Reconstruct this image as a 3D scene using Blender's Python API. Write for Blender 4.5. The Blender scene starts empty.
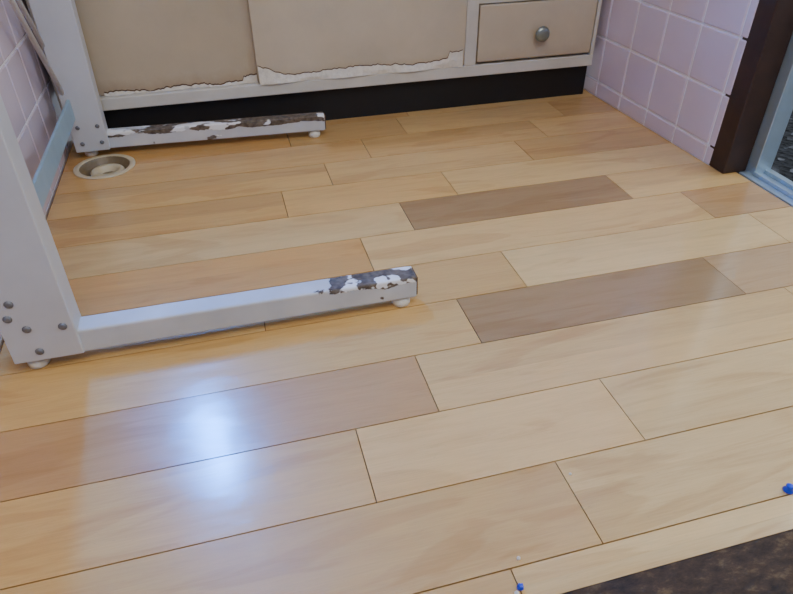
import bpy, bmesh, math, random
from mathutils import Vector, Matrix
random.seed(7)
scene=bpy.context.scene
COL=bpy.context.collection

def lin(c):
    out=[]
    for v in c[:3]:
        v=v/255.0
        out.append(v/12.92 if v<=0.04045 else ((v+0.055)/1.055)**2.4)
    return (out[0],out[1],out[2],1.0)

# ---------------------------------------------------------------- materials
def newmat(name):
    m=bpy.data.materials.new(name); m.use_nodes=True
    nt=m.node_tree; b=nt.nodes["Principled BSDF"]
    return m,nt,b
def mix(nt,fac,a,b,mode='MIX'):
    n=nt.nodes.new('ShaderNodeMix'); n.data_type='RGBA'; n.blend_type=mode
    for sock,val in ((n.inputs[0],fac),(n.inputs[6],a),(n.inputs[7],b)):
        if isinstance(val,bpy.types.NodeSocket): nt.links.new(val,sock)
        else: sock.default_value=val
    return n.outputs[2]
def ramp(nt,src,stops,interp='LINEAR'):
    n=nt.nodes.new('ShaderNodeValToRGB'); n.color_ramp.interpolation=interp
    el=n.color_ramp.elements
    while len(el)<len(stops): el.new(0.5)
    for e,(p,c) in zip(el,stops):
        e.position=p; e.color=c if len(c)==4 else (*c,1)
    nt.links.new(src,n.inputs[0]); return n.outputs[0]
def math_(nt,op,a,b=0.0,clamp=False):
    n=nt.nodes.new('ShaderNodeMath'); n.operation=op; n.use_clamp=clamp
    for s,v in ((n.inputs[0],a),(n.inputs[1],b)):
        if isinstance(v,bpy.types.NodeSocket): nt.links.new(v,s)
        else: s.default_value=v
    return n.outputs[0]
def coords(nt,scale=(1,1,1),loc=(0,0,0)):
    tc=nt.nodes.new('ShaderNodeTexCoord'); mp=nt.nodes.new('ShaderNodeMapping')
    mp.inputs['Scale'].default_value=scale; mp.inputs['Location'].default_value=loc
    nt.links.new(tc.outputs['Object'],mp.inputs[0]); return mp.outputs[0]
def noise(nt,vec,scale,detail=4,rough=0.5,dist=0.0):
    n=nt.nodes.new('ShaderNodeTexNoise'); nt.links.new(vec,n.inputs['Vector'])
    n.inputs['Scale'].default_value=scale; n.inputs['Detail'].default_value=detail
    n.inputs['Roughness'].default_value=rough; n.inputs['Distortion'].default_value=dist
    return n.outputs['Fac']
def bump(nt,b,h,strength=0.2,dist=0.01,coat=False):
    n=nt.nodes.new('ShaderNodeBump'); n.inputs['Strength'].default_value=strength; n.inputs['Distance'].default_value=dist
    nt.links.new(h,n.inputs['Height']); nt.links.new(n.outputs[0],b.inputs['Normal'])
    if coat: nt.links.new(n.outputs[0],b.inputs['Coat Normal'])
def W4(v): return (v,v,v,1)

def simple(name,c,rough=0.5,metal=0.0,var=0.12,scale=20,bmp=0.0,c2=None):
    m,nt,b=newmat(name)
    v=coords(nt)
    n=noise(nt,v,scale,5,0.6)
    dark=lin(c2) if c2 else tuple([x*(1-var) for x in lin(c)[:3]])+(1,)
    col=ramp(nt,n,[(0.3,dark),(0.65,lin(c))])
    nt.links.new(col,b.inputs['Base Color'])
    b.inputs['Roughness'].default_value=rough; b.inputs['Metallic'].default_value=metal
    if bmp: bump(nt,b,n,bmp,0.01)
    return m

# wood floor
m_floor,nt,b=newmat("wood_plank_floor")
at=nt.nodes.new('ShaderNodeAttribute'); at.attribute_name='tone'
tc=nt.nodes.new('ShaderNodeTexCoord'); ad=nt.nodes.new('ShaderNodeVectorMath'); ad.operation='MULTIPLY_ADD'
nt.links.new(at.outputs['Color'],ad.inputs[0]); ad.inputs[1].default_value=(9,0,23); nt.links.new(tc.outputs['Object'],ad.inputs[2])
def fco(scale):
    mp=nt.nodes.new('ShaderNodeMapping'); mp.inputs['Scale'].default_value=scale
    nt.links.new(ad.outputs[0],mp.inputs[0]); return mp.outputs[0]
g1=noise(nt,fco((1.0,8.0,1.0)),4.0,8,0.64,0.9)
g2=noise(nt,fco((1.5,46.0,1.0)),9,4,0.6)
gr=ramp(nt,g1,[(0.28,(0.86,0.81,0.74,1)),(0.5,W4(0.97)),(0.7,W4(1.03))])
gf=ramp(nt,g2,[(0.3,(0.93,0.91,0.88,1)),(0.7,W4(1.03))])
c=mix(nt,1.0,at.outputs['Color'],gr,'MULTIPLY')
c=mix(nt,1.0,c,gf,'MULTIPLY')
hw=noise(nt,fco((1.0,5.0,1.0)),2.0,3,0.5,1.2)
hm=ramp(nt,hw,[(0.56,W4(0)),(0.60,W4(0.42))])
c=mix(nt,hm,c,mix(nt,1.0,c,(0.78,0.68,0.54,1),'MULTIPLY'))
fl=noise(nt,coords(nt,(30,110,1)),4,2,0.5)
fm=ramp(nt,fl,[(0.66,W4(0)),(0.76,W4(0.3))])
c=mix(nt,fm,c,(0.35,0.2,0.1,1))
nt.links.new(c,b.inputs['Base Color'])
rn=noise(nt,coords(nt,(1,1,1)),6,4,0.6)
nt.links.new(ramp(nt,rn,[(0.3,W4(0.34)),(0.7,W4(0.42))]),b.inputs['Roughness'])
b.inputs['Specular IOR Level'].default_value=0.15
b.inputs['Coat Weight'].default_value=1.0
nt.links.new(ramp(nt,rn,[(0.3,W4(0.14)),(0.7,W4(0.19))]),b.inputs['Coat Roughness'])
bump(nt,b,noise(nt,coords(nt,(2,5,1)),5,2,0.5),0.05,0.01,True)

m_gap=simple("floor_joint",(150,98,48),0.8)
m_metal=simple("painted_steel",(198,198,198),0.38,0.0,0.08,9)
m_brace=simple("painted_steel_brace",(150,178,194),0.4,0.0,0.15,9)
m_rod=simple("white_rod",(215,212,210),0.4)
m_bolt=simple("bolt_steel",(122,122,124),0.4,0.3,0.3,60)
m_glide=simple("glide_plastic",(225,218,200),0.4)
m_white=simple("cabinet_white_paint",(208,202,188),0.5,0,0.14,7)
m_kick=simple("black_toe_kick",(16,14,14),0.6)
m_knob=simple("knob_metal",(150,156,146),0.3,0.7,0.2,40)
m_tile=simple("pink_tile",(216,200,209),0.2,0,0.05,5)
m_grout=simple("tile_grout",(242,239,242),0.8)
m_plaster=simple("plaster",(210,207,204),0.8)
m_ceil=simple("ceiling_board",(215,212,205),0.9)
m_post=simple("dark_brown_wood",(60,38,28),0.5,0,0.4,12)
m_alu=simple("aluminium",(180,200,215),0.3,0.6,0.1,20)
m_drain=simple("drain_cream_plastic",(210,192,152),0.35,0,0.15,25)
m_drain_in=simple("drain_inner",(132,112,78),0.4,0,0.4,20)
m_blue=simple("blue_plastic",(20,60,200),0.3)
m_counter=simple("steel_counter",(170,172,175),0.3,0.8)
m_peel=simple("peeled_veneer",(226,216,196),0.7,0,0.2,60,0.4)
m_peel_d=simple("peel_edge_brown",(104,76,50),0.8,0,0.4,70)

def chipped(name,x0,x1,zt,thr,white,sx=1.0,lvl=0.70):
    m,nt,b=newmat(name)
    v=coords(nt); s=nt.nodes.new('ShaderNodeSeparateXYZ'); nt.links.new(v,s.inputs[0])
    mr=nt.nodes.new('ShaderNodeMapRange'); mr.interpolation_type='SMOOTHSTEP'
    nt.links.new(s.outputs[0],mr.inputs[0]); mr.inputs[1].default_value=x0; mr.inputs[2].default_value=x1
    mz=nt.nodes.new('ShaderNodeMapRange'); nt.links.new(s.outputs[2],mz.inputs[0]); mz.inputs[1].default_value=zt-0.012; mz.inputs[2].default_value=zt+0.002
    n=noise(nt,coords(nt,(sx,1,1)),18,4,0.6)
    f=math_(nt,'MULTIPLY',mr.outputs[0],mz.outputs[0])
    f=math_(nt,'MULTIPLY',f,thr)
    f=math_(nt,'ADD',f,n)
    mask=ramp(nt,f,[(lvl,W4(0)),(lvl+0.02,W4(1))])
    n2=noise(nt,coords(nt,(sx,1,1),(5,2,1)),20,3,0.5)
    m2=ramp(nt,n2,[(white,W4(0)),(white+0.02,W4(1))])
    base=ramp(nt,noise(nt,v,9,4),[(0.3,lin((186,188,189))),(0.7,lin((206,206,205)))])
    dk=ramp(nt,noise(nt,v,70,3),[(0.35,lin((72,60,48))),(0.65,lin((118,106,92)))])
    ch=mix(nt,m2,dk,lin((236,236,234)))
    nt.links.new(mix(nt,mask,base,ch),b.inputs['Base Color'])
    b.inputs['Roughness'].default_value=0.42
    bump(nt,b,mask,0.4,0.003)
    return m
m_chipF=chipped("chipped_paint_front",0.05,0.22,0.064,0.42,0.55)

def panel_mat(name,c,stain):
    m,nt,b=newmat(name)
    v=coords(nt); s=nt.nodes.new('ShaderNodeSeparateXYZ'); nt.links.new(v,s.inputs[0])
    n=noise(nt,v,5,5,0.6); n2=noise(nt,v,26,4,0.6)
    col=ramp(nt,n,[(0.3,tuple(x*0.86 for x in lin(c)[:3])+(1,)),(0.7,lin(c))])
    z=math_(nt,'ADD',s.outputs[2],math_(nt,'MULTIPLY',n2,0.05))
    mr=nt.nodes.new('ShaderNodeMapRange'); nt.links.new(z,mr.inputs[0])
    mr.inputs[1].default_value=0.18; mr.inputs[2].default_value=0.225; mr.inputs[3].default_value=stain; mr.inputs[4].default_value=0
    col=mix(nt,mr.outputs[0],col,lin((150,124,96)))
    nt.links.new(col,b.inputs['Base Color']); b.inputs['Roughness'].default_value=0.5
    bump(nt,b,n2,0.08,0.01)
    return m
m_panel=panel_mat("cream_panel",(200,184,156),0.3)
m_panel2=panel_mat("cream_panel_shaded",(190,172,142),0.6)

def emis(name,c,s):
    m,nt,b=newmat(name)
    b.inputs['Base Color'].default_value=(0.8,0.8,0.8,1)
    b.inputs['Emission Color'].default_value=c; b.inputs['Emission Strength'].default_value=s
    return m
m_window=emis("frosted_window_glass",(0.008,0.235,1.0,1),560)
m_lamp=emis("lamp_diffuser",(1,0.95,0.88,1),6)

m_gravel,nt,b=newmat("dark_gravel")
vo=nt.nodes.new('ShaderNodeTexVoronoi'); nt.links.new(coords(nt),vo.inputs['Vector']); vo.inputs['Scale'].default_value=38
col=ramp(nt,vo.outputs['Color'],[(0.2,lin((12,13,15))),(0.7,lin((34,36,42))),(0.95,lin((130,134,142)))])
nt.links.new(col,b.inputs['Base Color']); b.inputs['Roughness'].default_value=0.6
bump(nt,b,vo.outputs['Distance'],1.0,0.02)
m_thr,nt,b=newmat("dark_threshold_wood")
n=noise(nt,coords(nt,(1,2,1)),26,8,0.75)
nt.links.new(ramp(nt,n,[(0.35,lin((34,22,12))),(0.55,lin((70,50,30))),(0.75,lin((120,96,62)))]),b.inputs['Base Color'])
b.inputs['Roughness'].default_value=0.6; b.inputs['Specular IOR Level'].default_value=0.25; bump(nt,b,n,0.3,0.01)

# ---------------------------------------------------------------- mesh helpers
def mesh_obj(name,bm,mats,parent=None,smooth=False):
    me=bpy.data.meshes.new(name); bm.to_mesh(me); bm.free()
    for m in (mats if isinstance(mats,(list,tuple)) else [mats]): me.materials.append(m)
    if smooth:
        for p in me.polygons: p.use_smooth=True
    o=bpy.data.objects.new(name,me); COL.objects.link(o)
    if parent: o.parent=parent
    return o
def add_box(bm,lo,hi,bev=0.0,mi=0,M=None):
    r=bmesh.ops.create_cube(bm,size=1.0); vs=r['verts']
    for v in vs:
        v.co=Vector([lo[i]+(v.co[i]+0.5)*(hi[i]-lo[i]) for i in range(3)])
    fs=list({f for v in vs for f in v.link_faces})
    if bev>0:
        es=list({e for v in vs for e in v.link_edges})
        r2=bmesh.ops.bevel(bm,geom=es,offset=bev,segments=2,affect='EDGES',profile=0.5)
        vs=list({v for f in r2['faces'] for v in f.verts}|{v for v in vs if v.is_valid})
        fs=list({f for v in vs for f in v.link_faces})
    for f in fs: f.material_index=mi
    if M:
        for v in set(v for f in fs for v in f.verts): v.co=M@v.co
    return fs
def box(name,lo,hi,mat,bev=0.0,parent=None,M=None):
    bm=bmesh.new(); add_box(bm,lo,hi,bev,0,M); return mesh_obj(name,bm,mat,parent)
def empty(name,loc=(0,0,0)):
    o=bpy.data.objects.new(name,None); o.location=(0,0,0); COL.objects.link(o); return o
def lathe(name,prof,loc,mat,parent=None,axis='Z',seg=40,mis=None):
    bm=bmesh.new(); rings=[]
    for r,z in prof:
        ring=[]
        for i in range(seg):
            a=2*math.pi*i/seg
            if axis=='Z': p=(loc[0]+r*math.cos(a),loc[1]+r*math.sin(a),loc[2]+z)
            else: p=(loc[0]+r*math.cos(a),loc[1]-z,loc[2]+r*math.sin(a))
            ring.append(bm.verts.new(p))
        rings.append(ring)
    for j in range(len(rings)-1):
        for i in range(seg):
            f=bm.faces.new((rings[j][i],rings[j][(i+1)%seg],rings[j+1][(i+1)%seg],rings[j+1][i]))
            if mis: f.material_index=mis[j]
    f=bm.faces.new(rings[-1])
    if mis: f.material_index=mis[-1]
    bmesh.ops.recalc_face_normals(bm,faces=bm.faces)
    return mesh_obj(name,bm,mat,parent,True)
def rod(name,a,b,r,mat,parent=None,seg=12):
    a=Vector(a);b=Vector(b); d=b-a
    bm=bmesh.new(); bmesh.ops.create_cone(bm,cap_ends=True,segments=seg,radius1=r,radius2=r,depth=d.length,
        matrix=Matrix.Translation((a+b)/2)@d.to_track_quat('Z','Y').to_matrix().to_4x4())
    return mesh_obj(name,bm,mat,parent,True)

# ---------------------------------------------------------------- floor planks
T={'L':(224,182,116),'Y':(226,187,122),'M':(212,167,101),'O':(212,159,90),'D':(172,136,90),'P':(196,152,98),'E':(192,154,104),'B':(217,173,106)}
w=0.15; G=0.0011; XL=-0.50; XR=1.385
rows={-1:[(XL,'M'),(.269,'Y')],
0:[(XL,'B'),(.409,'Y')],
1:[(XL,'B'),(.119,'L'),(.571,'Y')],
2:[(XL,'P'),(.266,'L'),(1.10,'Y')],
3:[(XL,'B'),(.4026,'D'),(1.0055,'E')],
4:[(XL,'L'),(.0,'M'),(.566,'Y'),(1.25,'L')],
5:[(XL,'O'),(.259,'L'),(1.155,'P')],
6:[(XL,'Y'),(.399,'D'),(1.012,'L')],
7:[(XL,'M'),(.103,'B'),(.566,'Y')],
8:[(XL,'B'),(.248,'L'),(.86,'M')],
9:[(XL,'M'),(.394,'B'),(.98,'L')],
10:[(XL,'O'),(.17,'M'),(.55,'L'),(1.12,'M')],
11:[(XL,'M'),(.6,'L')]}
bm=bmesh.new(); lay=bm.loops.layers.float_color.new('tone')
def plank(x0,x1,ys,z0,z1,cols):
    n=len(ys)
    V={}
    for i,x in enumerate((x0,x1)):
        for j,y in enumerate(ys):
            for k,z in enumerate((z0,z1)): V[i,j,k]=bm.verts.new((x,y,z))
    def face(vs,c):
        f=bm.faces.new(vs)
        for l in f.loops: l[lay]=c
    for j in range(n-1):
        c=cols[j]
        face((V[0,j,1],V[1,j,1],V[1,j+1,1],V[0,j+1,1]),c)
        face((V[0,j,0],V[0,j+1,0],V[1,j+1,0],V[1,j,0]),c)
        face((V[0,j,0],V[0,j,1],V[0,j+1,1],V[0,j+1,0]),c)
        face((V[1,j,0],V[1,j+1,0],V[1,j+1,1],V[1,j,1]),c)
    face((V[0,0,0],V[1,0,0],V[1,0,1],V[0,0,1]),cols[0])
    face((V[0,n-1,0],V[0,n-1,1],V[1,n-1,1],V[1,n-1,0]),cols[-1])
for k,lst in rows.items():
    y0=k*w+G; y1=(k+1)*w-G
    if k==-1: y0=-0.05
    if k==11: y1=1.74
    for i,(x0,t) in enumerate(lst):
        x1=lst[i+1][0] if i+1<len(lst) else XR
        base=T[t]
        nst=2 if random.random()<0.7 else 1
        cut=y0+(y1-y0)*random.uniform(0.35,0.65)
        ys=[y0,cut,y1] if nst==2 else [y0,y1]
        cols=[]
        for j in range(nst):
            jit=random.uniform(0.95,1.03)
            cols.append(lin([min(255,base[0]*jit),min(255,base[1]*(jit-0.005)),min(255,base[2]*(jit-0.02))]))
        plank(x0+G*0.8,x1-G*0.8,ys,-0.012,0.0,cols)
floor=mesh_obj("floor",bm,[m_floor,m_gap])
bm=bmesh.new(); add_box(bm,(XL-0.02,-0.05,-0.05),(XR,1.76,-0.0121),0,0)
sub=mesh_obj("floor_base",bm,m_gap)
DC=(-0.384,1.505)
bm=bmesh.new(); bmesh.ops.create_cone(bm,cap_ends=True,segments=48,radius1=0.078,radius2=0.078,depth=0.3,matrix=Matrix.Translation((DC[0],DC[1],0)))
cut=mesh_obj("cutter",bm,m_gap)
for o in (floor,sub):
    md=o.modifiers.new("b",'BOOLEAN'); md.operation='DIFFERENCE'; md.object=cut; md.solver='EXACT'
    bpy.context.view_layer.objects.active=o
    bpy.ops.object.modifier_apply(modifier="b")
bpy.data.objects.remove(cut)
sub.parent=floor

dr=empty("floor_drain")
lathe("drain_ring",[(0.079,-0.10),(0.079,0.0),(0.087,0.0003),(0.0875,0.002),(0.085,0.0035),(0.074,0.0038),(0.071,0.002),(0.069,-0.012),(0.062,-0.014),(0.060,-0.045),(0.054,-0.048),(0.052,-0.06),(0.001,-0.06)],
      (DC[0],DC[1],0),[m_drain,m_drain_in],dr,mis=[0,0,0,0,0,0,1,1,1,1,1,1,1])
lathe("drain_cup",[(0.048,-0.06),(0.048,-0.013),(0.045,-0.009),(0.028,-0.008),(0.026,-0.026),(0.001,-0.026)],(DC[0]+0.005,DC[1]-0.004,0),[m_drain,m_drain_in],dr,mis=[0,0,0,0,1,1])

# ---------------------------------------------------------------- threshold in front
box("threshold_board",(XL,-0.30,-0.05),(XR,-0.051,0.004),m_thr,0.003)
box("floor_hall",(XL-0.6,-2.2,-0.06),(XR+0.2,-0.301,0.0),m_thr)

# ---------------------------------------------------------------- sink stand (C-shaped steel frame)
st=empty("steel_frame_stand")
def beam(name,lo,hi,mat,M=None):
    bm=bmesh.new(); add_box(bm,lo,hi,0.004,0,M)
    return mesh_obj(name,bm,[mat,m_bolt],st)
beam("front_foot_bar",(-0.445,0.600,0.022),(0.315,0.646,0.073),m_chipF)
box("front_bar_end_lip",(0.3145,0.603,0.026),(0.3175,0.643,0.069),m_peel_d,0.001,st)
Mr=Matrix.Translation((-0.459,1.595,0))@Matrix.Rotation(math.atan2(-0.045,0.75),4,'Z')
beam("rear_foot_bar",(0.0,-0.003,0.022),(0.75,0.032,0.073),m_metal)
ro=bpy.data.objects["rear_foot_bar"]; ro.matrix_world=Mr; ro.data.materials[0]=chipped("chipped_paint_rear_bar",-0.6,0.70,0.060,0.40,0.56,0.45,0.66)
box("rear_bar_end_lip",(0.749,0.0,0.026),(0.753,0.03,0.069),m_peel_d,0.001,st,Mr)
def post(name,xl,xr,xlt,xrt,y0,y1,zt):
    bm=bmesh.new()
    t=0.006
    def quadbox(pts_b,pts_t):
        vb=[bm.verts.new((p[0],p[1],0.024)) for p in pts_b]; vt=[bm.verts.new((p[0],p[1],zt)) for p in pts_t]
        n=len(vb)
        for i in range(n): bm.faces.new((vb[i],vb[(i+1)%n],vt[(i+1)%n],vt[i]))
        bm.faces.new(vb[::-1]); bm.faces.new(vt)
    quadbox([(xl,y0),(xr,y0),(xr,y1),(xr-t,y1),(xr-t,y0+t),(xl+t,y0+t),(xl+t,y1),(xl,y1)],
            [(xlt,y0),(xrt,y0),(xrt,y1),(xrt-t,y1),(xrt-t,y0+t),(xlt+t,y0+t),(xlt+t,y1),(xlt,y1)])
    bmesh.ops.recalc_face_normals(bm,faces=bm.faces)
    o=mesh_obj(name,bm,m_metal,st)
    bv=o.modifiers.new("bv",'BEVEL'); bv.width=0.0025; bv.segments=2
    return o
post("front_post",-0.452,-0.332,-0.425,-0.320,0.594,0.652,1.12)
post("rear_post",-0.464,-0.368,-0.460,-0.345,1.572,1.624,1.12)
box("side_brace",(-0.446,0.64,0.125),(-0.438,1.60,0.185),m_brace,0.002,st)
box("side_top_rail",(-0.45,0.60,1.07),(-0.40,1.62,1.12),m_metal,0.003,st)
rod("diagonal_rod",(-0.452,1.60,0.17),(-0.452,0.96,1.08),0.007,m_rod,st)
rod("diagonal_rod_b",(-0.462,1.60,0.30),(-0.462,1.05,1.08),0.006,m_rod,st)
def bolt(n,x,z,y,r=0.0062):
    lathe(n,[(r*1.25,0.0),(r*1.25,0.001),(r,0.0013),(r,0.0025),(r*0.7,0.0035),(r*0.3,0.0038)],(x,y,z),m_bolt,st,axis='Y',seg=12)
for i,(x,z) in enumerate([(-0.350,0.0927),(-0.4076,0.098),(-0.4027,0.0456),(-0.418,0.155),(-0.43,0.125)]): bolt("front_bolt_%d"%i,x,z,0.594)
for i,(x,z) in enumerate([(-0.385,0.05),(-0.44,0.05),(-0.385,0.10),(-0.44,0.10)]): bolt("rear_bolt_%d"%i,x,z,1.572,0.005)
def glide(n,x,y):
    lathe(n,[(0.016,0.0),(0.019,0.003),(0.019,0.014),(0.012,0.018),(0.008,0.0235)],(x,y,0),m_glide,st,seg=20)
glide("glide_1",-0.42,0.618); glide("glide_2",0.285,0.618); glide("glide_3",-0.43,1.608); glide("glide_4",0.255,1.566)

# ---------------------------------------------------------------- cabinet
cb=empty("kitchen_cabinet")
CX0,CX1=-0.49,1.285
box("toe_kick",(CX0,1.69,0.0),(CX1,1.71,0.115),m_kick,0,cb)
box("bottom_rail",(CX0,1.662,0.112),(CX1,1.72,0.150),m_white,0.003,cb)
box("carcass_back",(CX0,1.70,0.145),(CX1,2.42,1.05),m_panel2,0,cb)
box("center_stile",(0.797,1.662,0.15),(0.838,1.71,1.05),m_white,0.002,cb)
box("left_stile",(CX0,1.662,0.15),(CX0+0.04,1.71,1.05),m_white,0.002,cb)
box("right_stile",(1.272,1.664,0.15),(1.285,1.71,1.05),m_white,0.001,cb)
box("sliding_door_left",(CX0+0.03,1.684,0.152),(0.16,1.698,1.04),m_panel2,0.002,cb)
box("sliding_door_right",(0.105,1.666,0.153),(0.797,1.682,1.04),m_panel,0.002,cb)
box("top_rail",(CX0,1.662,1.01),(CX1,1.71,1.05),m_white,0.002,cb)
zs=[(0.158,0.340),(0.362,0.54),(0.565,0.745),(0.77,0.99)]
for i,(a,b_) in enumerate(zs):
    box("drawer_front_%d"%i,(0.843,1.662,a),(1.268,1.705,b_),m_panel,0.004,cb)
    box("drawer_rail_%d"%i,(0.838,1.666,b_+0.004),(1.272,1.71,b_+0.021),m_white,0.001,cb)
    zc=0.241 if i==0 else (a+b_)/2
    lathe("drawer_knob_%d"%i,[(0.011,0.0),(0.009,0.010),(0.012,0.014),(0.023,0.018),(0.026,0.024),(0.024,0.030),(0.015,0.034),(0.004,0.035)],(1.063,1.662,zc),m_knob,cb,axis='Y',seg=28)
box("countertop",(CX0,1.64,1.05),(CX1,2.43,1.09),m_counter,0.006,cb)
def ragged(name,x0,x1,zb,hfun,y,mat,curl=0.0,n=90,seed=1):
    random.seed(seed); bm=bmesh.new(); low=[];mid=[];top=[]; h=0
    for i in range(n+1):
        u=i/n; x=x0+(x1-x0)*u
        h=0.6*h+0.4*random.uniform(-0.007,0.007)
        H=max(0.002,hfun(u)+h)
        low.append(bm.verts.new((x,y-curl*(0.6+0.4*math.sin(u*19)),zb+random.uniform(-0.001,0.001))))
        mid.append(bm.verts.new((x,y-curl*0.35,zb+H*0.5)))
        top.append(bm.verts.new((x,y,zb+H)))
    for i in range(n):
        bm.faces.new((low[i],low[i+1],mid[i+1],mid[i])); bm.faces.new((mid[i],mid[i+1],top[i+1],top[i]))
    return mesh_obj(name,bm,mat,cb)
hR=lambda u:0.018+0.012*abs(math.sin(u*5.2+2.2))+0.030*max(0,1-u/0.12)+(0.020 if u>0.93 else 0)
ragged("peel_shadow_edge_right",0.108,0.79,0.150,lambda u:hR(u)+0.003,1.6655,m_peel_d,0.002,seed=4)  # brown outline of the peel; its thin shadow line is painted in
ragged("peel_right",0.108,0.79,0.150,hR,1.6645,m_peel,0.010,seed=4)
hL=lambda u:0.003+0.008*abs(math.sin(u*7+1))+(0.012 if u>0.9 else 0)
ragged("peel_shadow_edge_left",-0.36,0.103,0.151,lambda u:hL(u)+0.004,1.6835,m_peel_d,0.0,seed=9)  # left peel outline, shadow line above it put in as brown colour
ragged("peel_left",-0.36,0.103,0.151,hL,1.6825,m_peel,0.004,seed=9)

# ---------------------------------------------------------------- walls
def tiled_wall(name,p0,p1,zmax,size,zoff,noff,thick=0.10,flip=1):
    p0=Vector((*p0,0)); p1=Vector((*p1,0)); d=(p1-p0); L=d.length; d.normalize()
    nrm=Vector((-d.y,d.x,0))*flip
    bm=bmesh.new()
    M=Matrix((( d.x,nrm.x,0,p0.x),(d.y,nrm.y,0,p0.y),(0,0,1,0),(0,0,0,1)))
    add_box(bm,(0,-thick,-0.03),(L,-0.003,zmax),0,1,M)
    g=0.0026
    xs=[0]; x=noff
    while x<L-0.004:
        if x>0.01: xs.append(x)
        x+=size
    xs.append(L)
    zs=[0]; z=zoff
    while z<zmax-0.01:
        if z>0.01: zs.append(z)
        z+=size
    zs.append(zmax)
    for i in range(len(xs)-1):
        for j in range(len(zs)-1):
            a,b_=xs[i]+g,xs[i+1]-g
            if b_-a<0.008: continue
            add_box(bm,(a,-0.008,zs[j]+g),(b_,0.0,zs[j+1]-g),0.0035,0,M)
    bmesh.ops.recalc_face_normals(bm,faces=bm.faces)
    return mesh_obj(name,bm,[m_tile,m_grout])
tiled_wall("wall_right",(1.335,1.02),(1.290,2.45),3.0,0.15,0.055,0.03,0.12,1)
tiled_wall("wall_left",(-0.505,2.45),(-0.505,-0.05),3.0,0.15,0.055,0.05,0.10,1)
WX0,WX1,WZ0,WZ1=-0.50,-0.33,1.96,2.72
bm=bmesh.new()
add_box(bm,(-0.6,2.45,-0.05),(WX0,2.55,3.0)); add_box(bm,(WX1,2.45,-0.05),(1.5,2.55,3.0))
add_box(bm,(WX0,2.45,-0.05),(WX1,2.55,WZ0)); add_box(bm,(WX0,2.45,WZ1),(WX1,2.55,3.0))
mesh_obj("wall_back",bm,m_plaster)
wn=empty("window_1")
box("pane",(WX0,2.50,WZ0),(WX1,2.505,WZ1),m_window,0,wn)
for i,(lo,hi) in enumerate([((WX0,2.44,WZ0),(WX0+0.015,2.50,WZ1)),((WX1-0.015,2.44,WZ0),(WX1,2.50,WZ1)),((WX0,2.44,WZ0),(WX1,2.50,WZ0+0.015)),((WX0,2.44,WZ1-0.015),(WX1,2.50,WZ1)),((WX0,2.46,2.27),(WX1,2.50,2.36))]):
    box("frame_%d"%i,lo,hi,m_alu,0.001,wn)
box("wall_front",(-1.2,-2.3,-0.05),(1.7,-2.2,3.0),m_plaster)
box("wall_left_hall",(-1.2,-2.2,-0.05),(-1.1,-0.06,3.0),m_plaster)
box("wall_left_return",(-1.1,-0.16,-0.05),(-0.51,-0.06,3.0),m_plaster)
box("wall_right_hall",(1.40,-2.2,-0.05),(1.52,-0.35,3.0),m_plaster)
box("wall_right_header",(1.36,-0.35,2.6),(1.50,0.975,3.0),m_plaster)
box("ceiling",(-1.2,-2.3,3.0),(1.7,2.55,3.06),m_ceil)
d1=empty("door_1")
box("jamb_post",(1.337,0.962,0.0),(1.415,1.045,2.6),m_post,0.004,d1)
box("jamb_post_near",(1.337,-0.43,0.0),(1.415,-0.35,2.6),m_post,0.004,d1)
box("alu_jamb",(1.416,0.93,-0.02),(1.47,0.985,2.6),m_alu,0.002,d1)
box("alu_sill",(1.387,-0.35,-0.05),(1.49,0.955,0.004),m_alu,0.002,d1)
box("alu_sill_rail_a",(1.41,-0.35,0.004),(1.415,0.93,0.014),m_alu,0.001,d1)
box("alu_sill_rail_b",(1.45,-0.35,0.004),(1.455,0.93,0.014),m_alu,0.001,d1)
box("wall_right_outer",(1.49,1.05,-0.3),(1.60,2.55,3.0),m_post)
box("ground_outside",(1.491,-2.5,-0.32),(5.0,2.8,-0.22),m_gravel)

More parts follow.
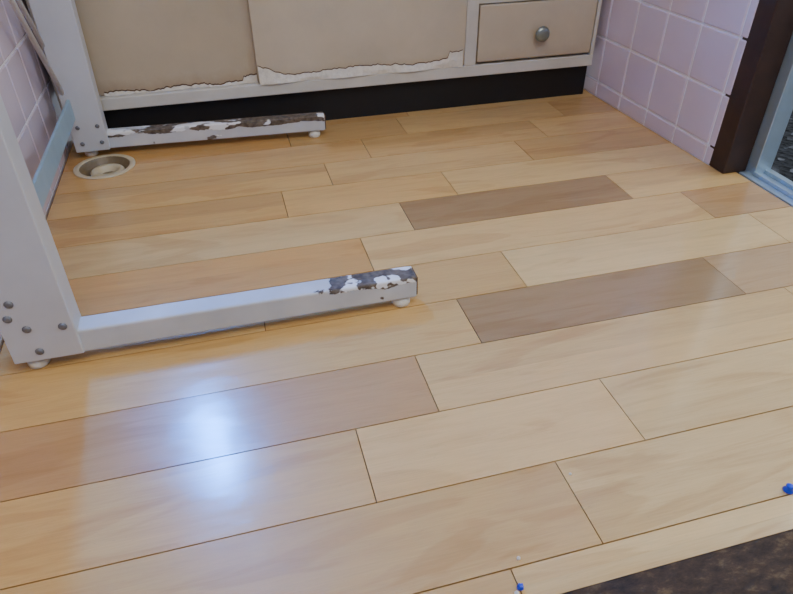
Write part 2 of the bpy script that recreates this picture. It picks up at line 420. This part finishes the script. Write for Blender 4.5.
# ---------------------------------------------------------------- small litter on the floor
lathe("blue_push_pin",[(0.006,0.0),(0.008,0.002),(0.006,0.004),(0.004,0.008),(0.006,0.011),(0.003,0.013)],(0.722,0.006,0.0),m_blue,seg=16)
bm=bmesh.new(); bmesh.ops.create_icosphere(bm,subdivisions=2,radius=0.005,matrix=Matrix.Translation((0.27,-0.03,0.004)))
for v in bm.verts: v.co+=Vector((random.uniform(-1,1),random.uniform(-1,1),0))*0.001
mesh_obj("blue_plastic_crumb",bm,m_blue)
bm=bmesh.new()
for (x,y,r) in [(0.285,0.01,0.003),(0.42,0.12,0.0025),(0.262,-0.036,0.004)]:
    bmesh.ops.create_icosphere(bm,subdivisions=1,radius=r,matrix=Matrix.Translation((x,y,r*0.7)))
mesh_obj("paint_crumbs",bm,m_peel)

# ---------------------------------------------------------------- light
cl=empty("ceiling_lamp")
lathe("diffuser",[(0.28,0.0),(0.28,-0.03),(0.24,-0.07),(0.12,-0.09),(0.01,-0.095)],(0.5,0.1,3.0),m_lamp,cl,seg=40)
ld=bpy.data.lights.new("room_light",'AREA'); ld.shape='RECTANGLE'; ld.size=1.6; ld.size_y=1.6; ld.energy=49; ld.color=(1.0,0.98,0.94)
lo=bpy.data.objects.new("room_light",ld); COL.objects.link(lo); lo.location=(0.35,-0.8,2.85); lo.rotation_euler=(math.radians(22),0,0)
dl=bpy.data.lights.new("door_daylight",'AREA'); dl.size=1.2; dl.energy=28; dl.color=(0.85,0.92,1.0)
do=bpy.data.objects.new("door_daylight",dl); COL.objects.link(do); do.location=(2.3,0.2,1.7); do.rotation_euler=(0,math.radians(70),0)
wd=bpy.data.worlds.new("World"); scene.world=wd; wd.use_nodes=True
wd.node_tree.nodes['Background'].inputs[0].default_value=(0.75,0.85,1.0,1); wd.node_tree.nodes['Background'].inputs[1].default_value=0.5

# ---------------------------------------------------------------- camera
p,yw,rl=math.radians(36.364),math.radians(14.817),math.radians(-0.452)
F=Vector((math.sin(yw)*math.cos(p),math.cos(yw)*math.cos(p),-math.sin(p)))
R=Vector((math.cos(yw),-math.sin(yw),0)); U=R.cross(F)
R2=R*math.cos(rl)+U*math.sin(rl); U2=-R*math.sin(rl)+U*math.cos(rl)
cd=bpy.data.cameras.new("camera"); cam=bpy.data.objects.new("camera",cd); COL.objects.link(cam)
M=Matrix(((R2.x,U2.x,-F.x,0),(R2.y,U2.y,-F.y,-0.4246),(R2.z,U2.z,-F.z,0.8112),(0,0,0,1)))
cam.matrix_world=M
cd.sensor_width=36; cd.sensor_fit='HORIZONTAL'; cd.lens=639.9/793*36; cd.clip_start=0.02
scene.camera=cam
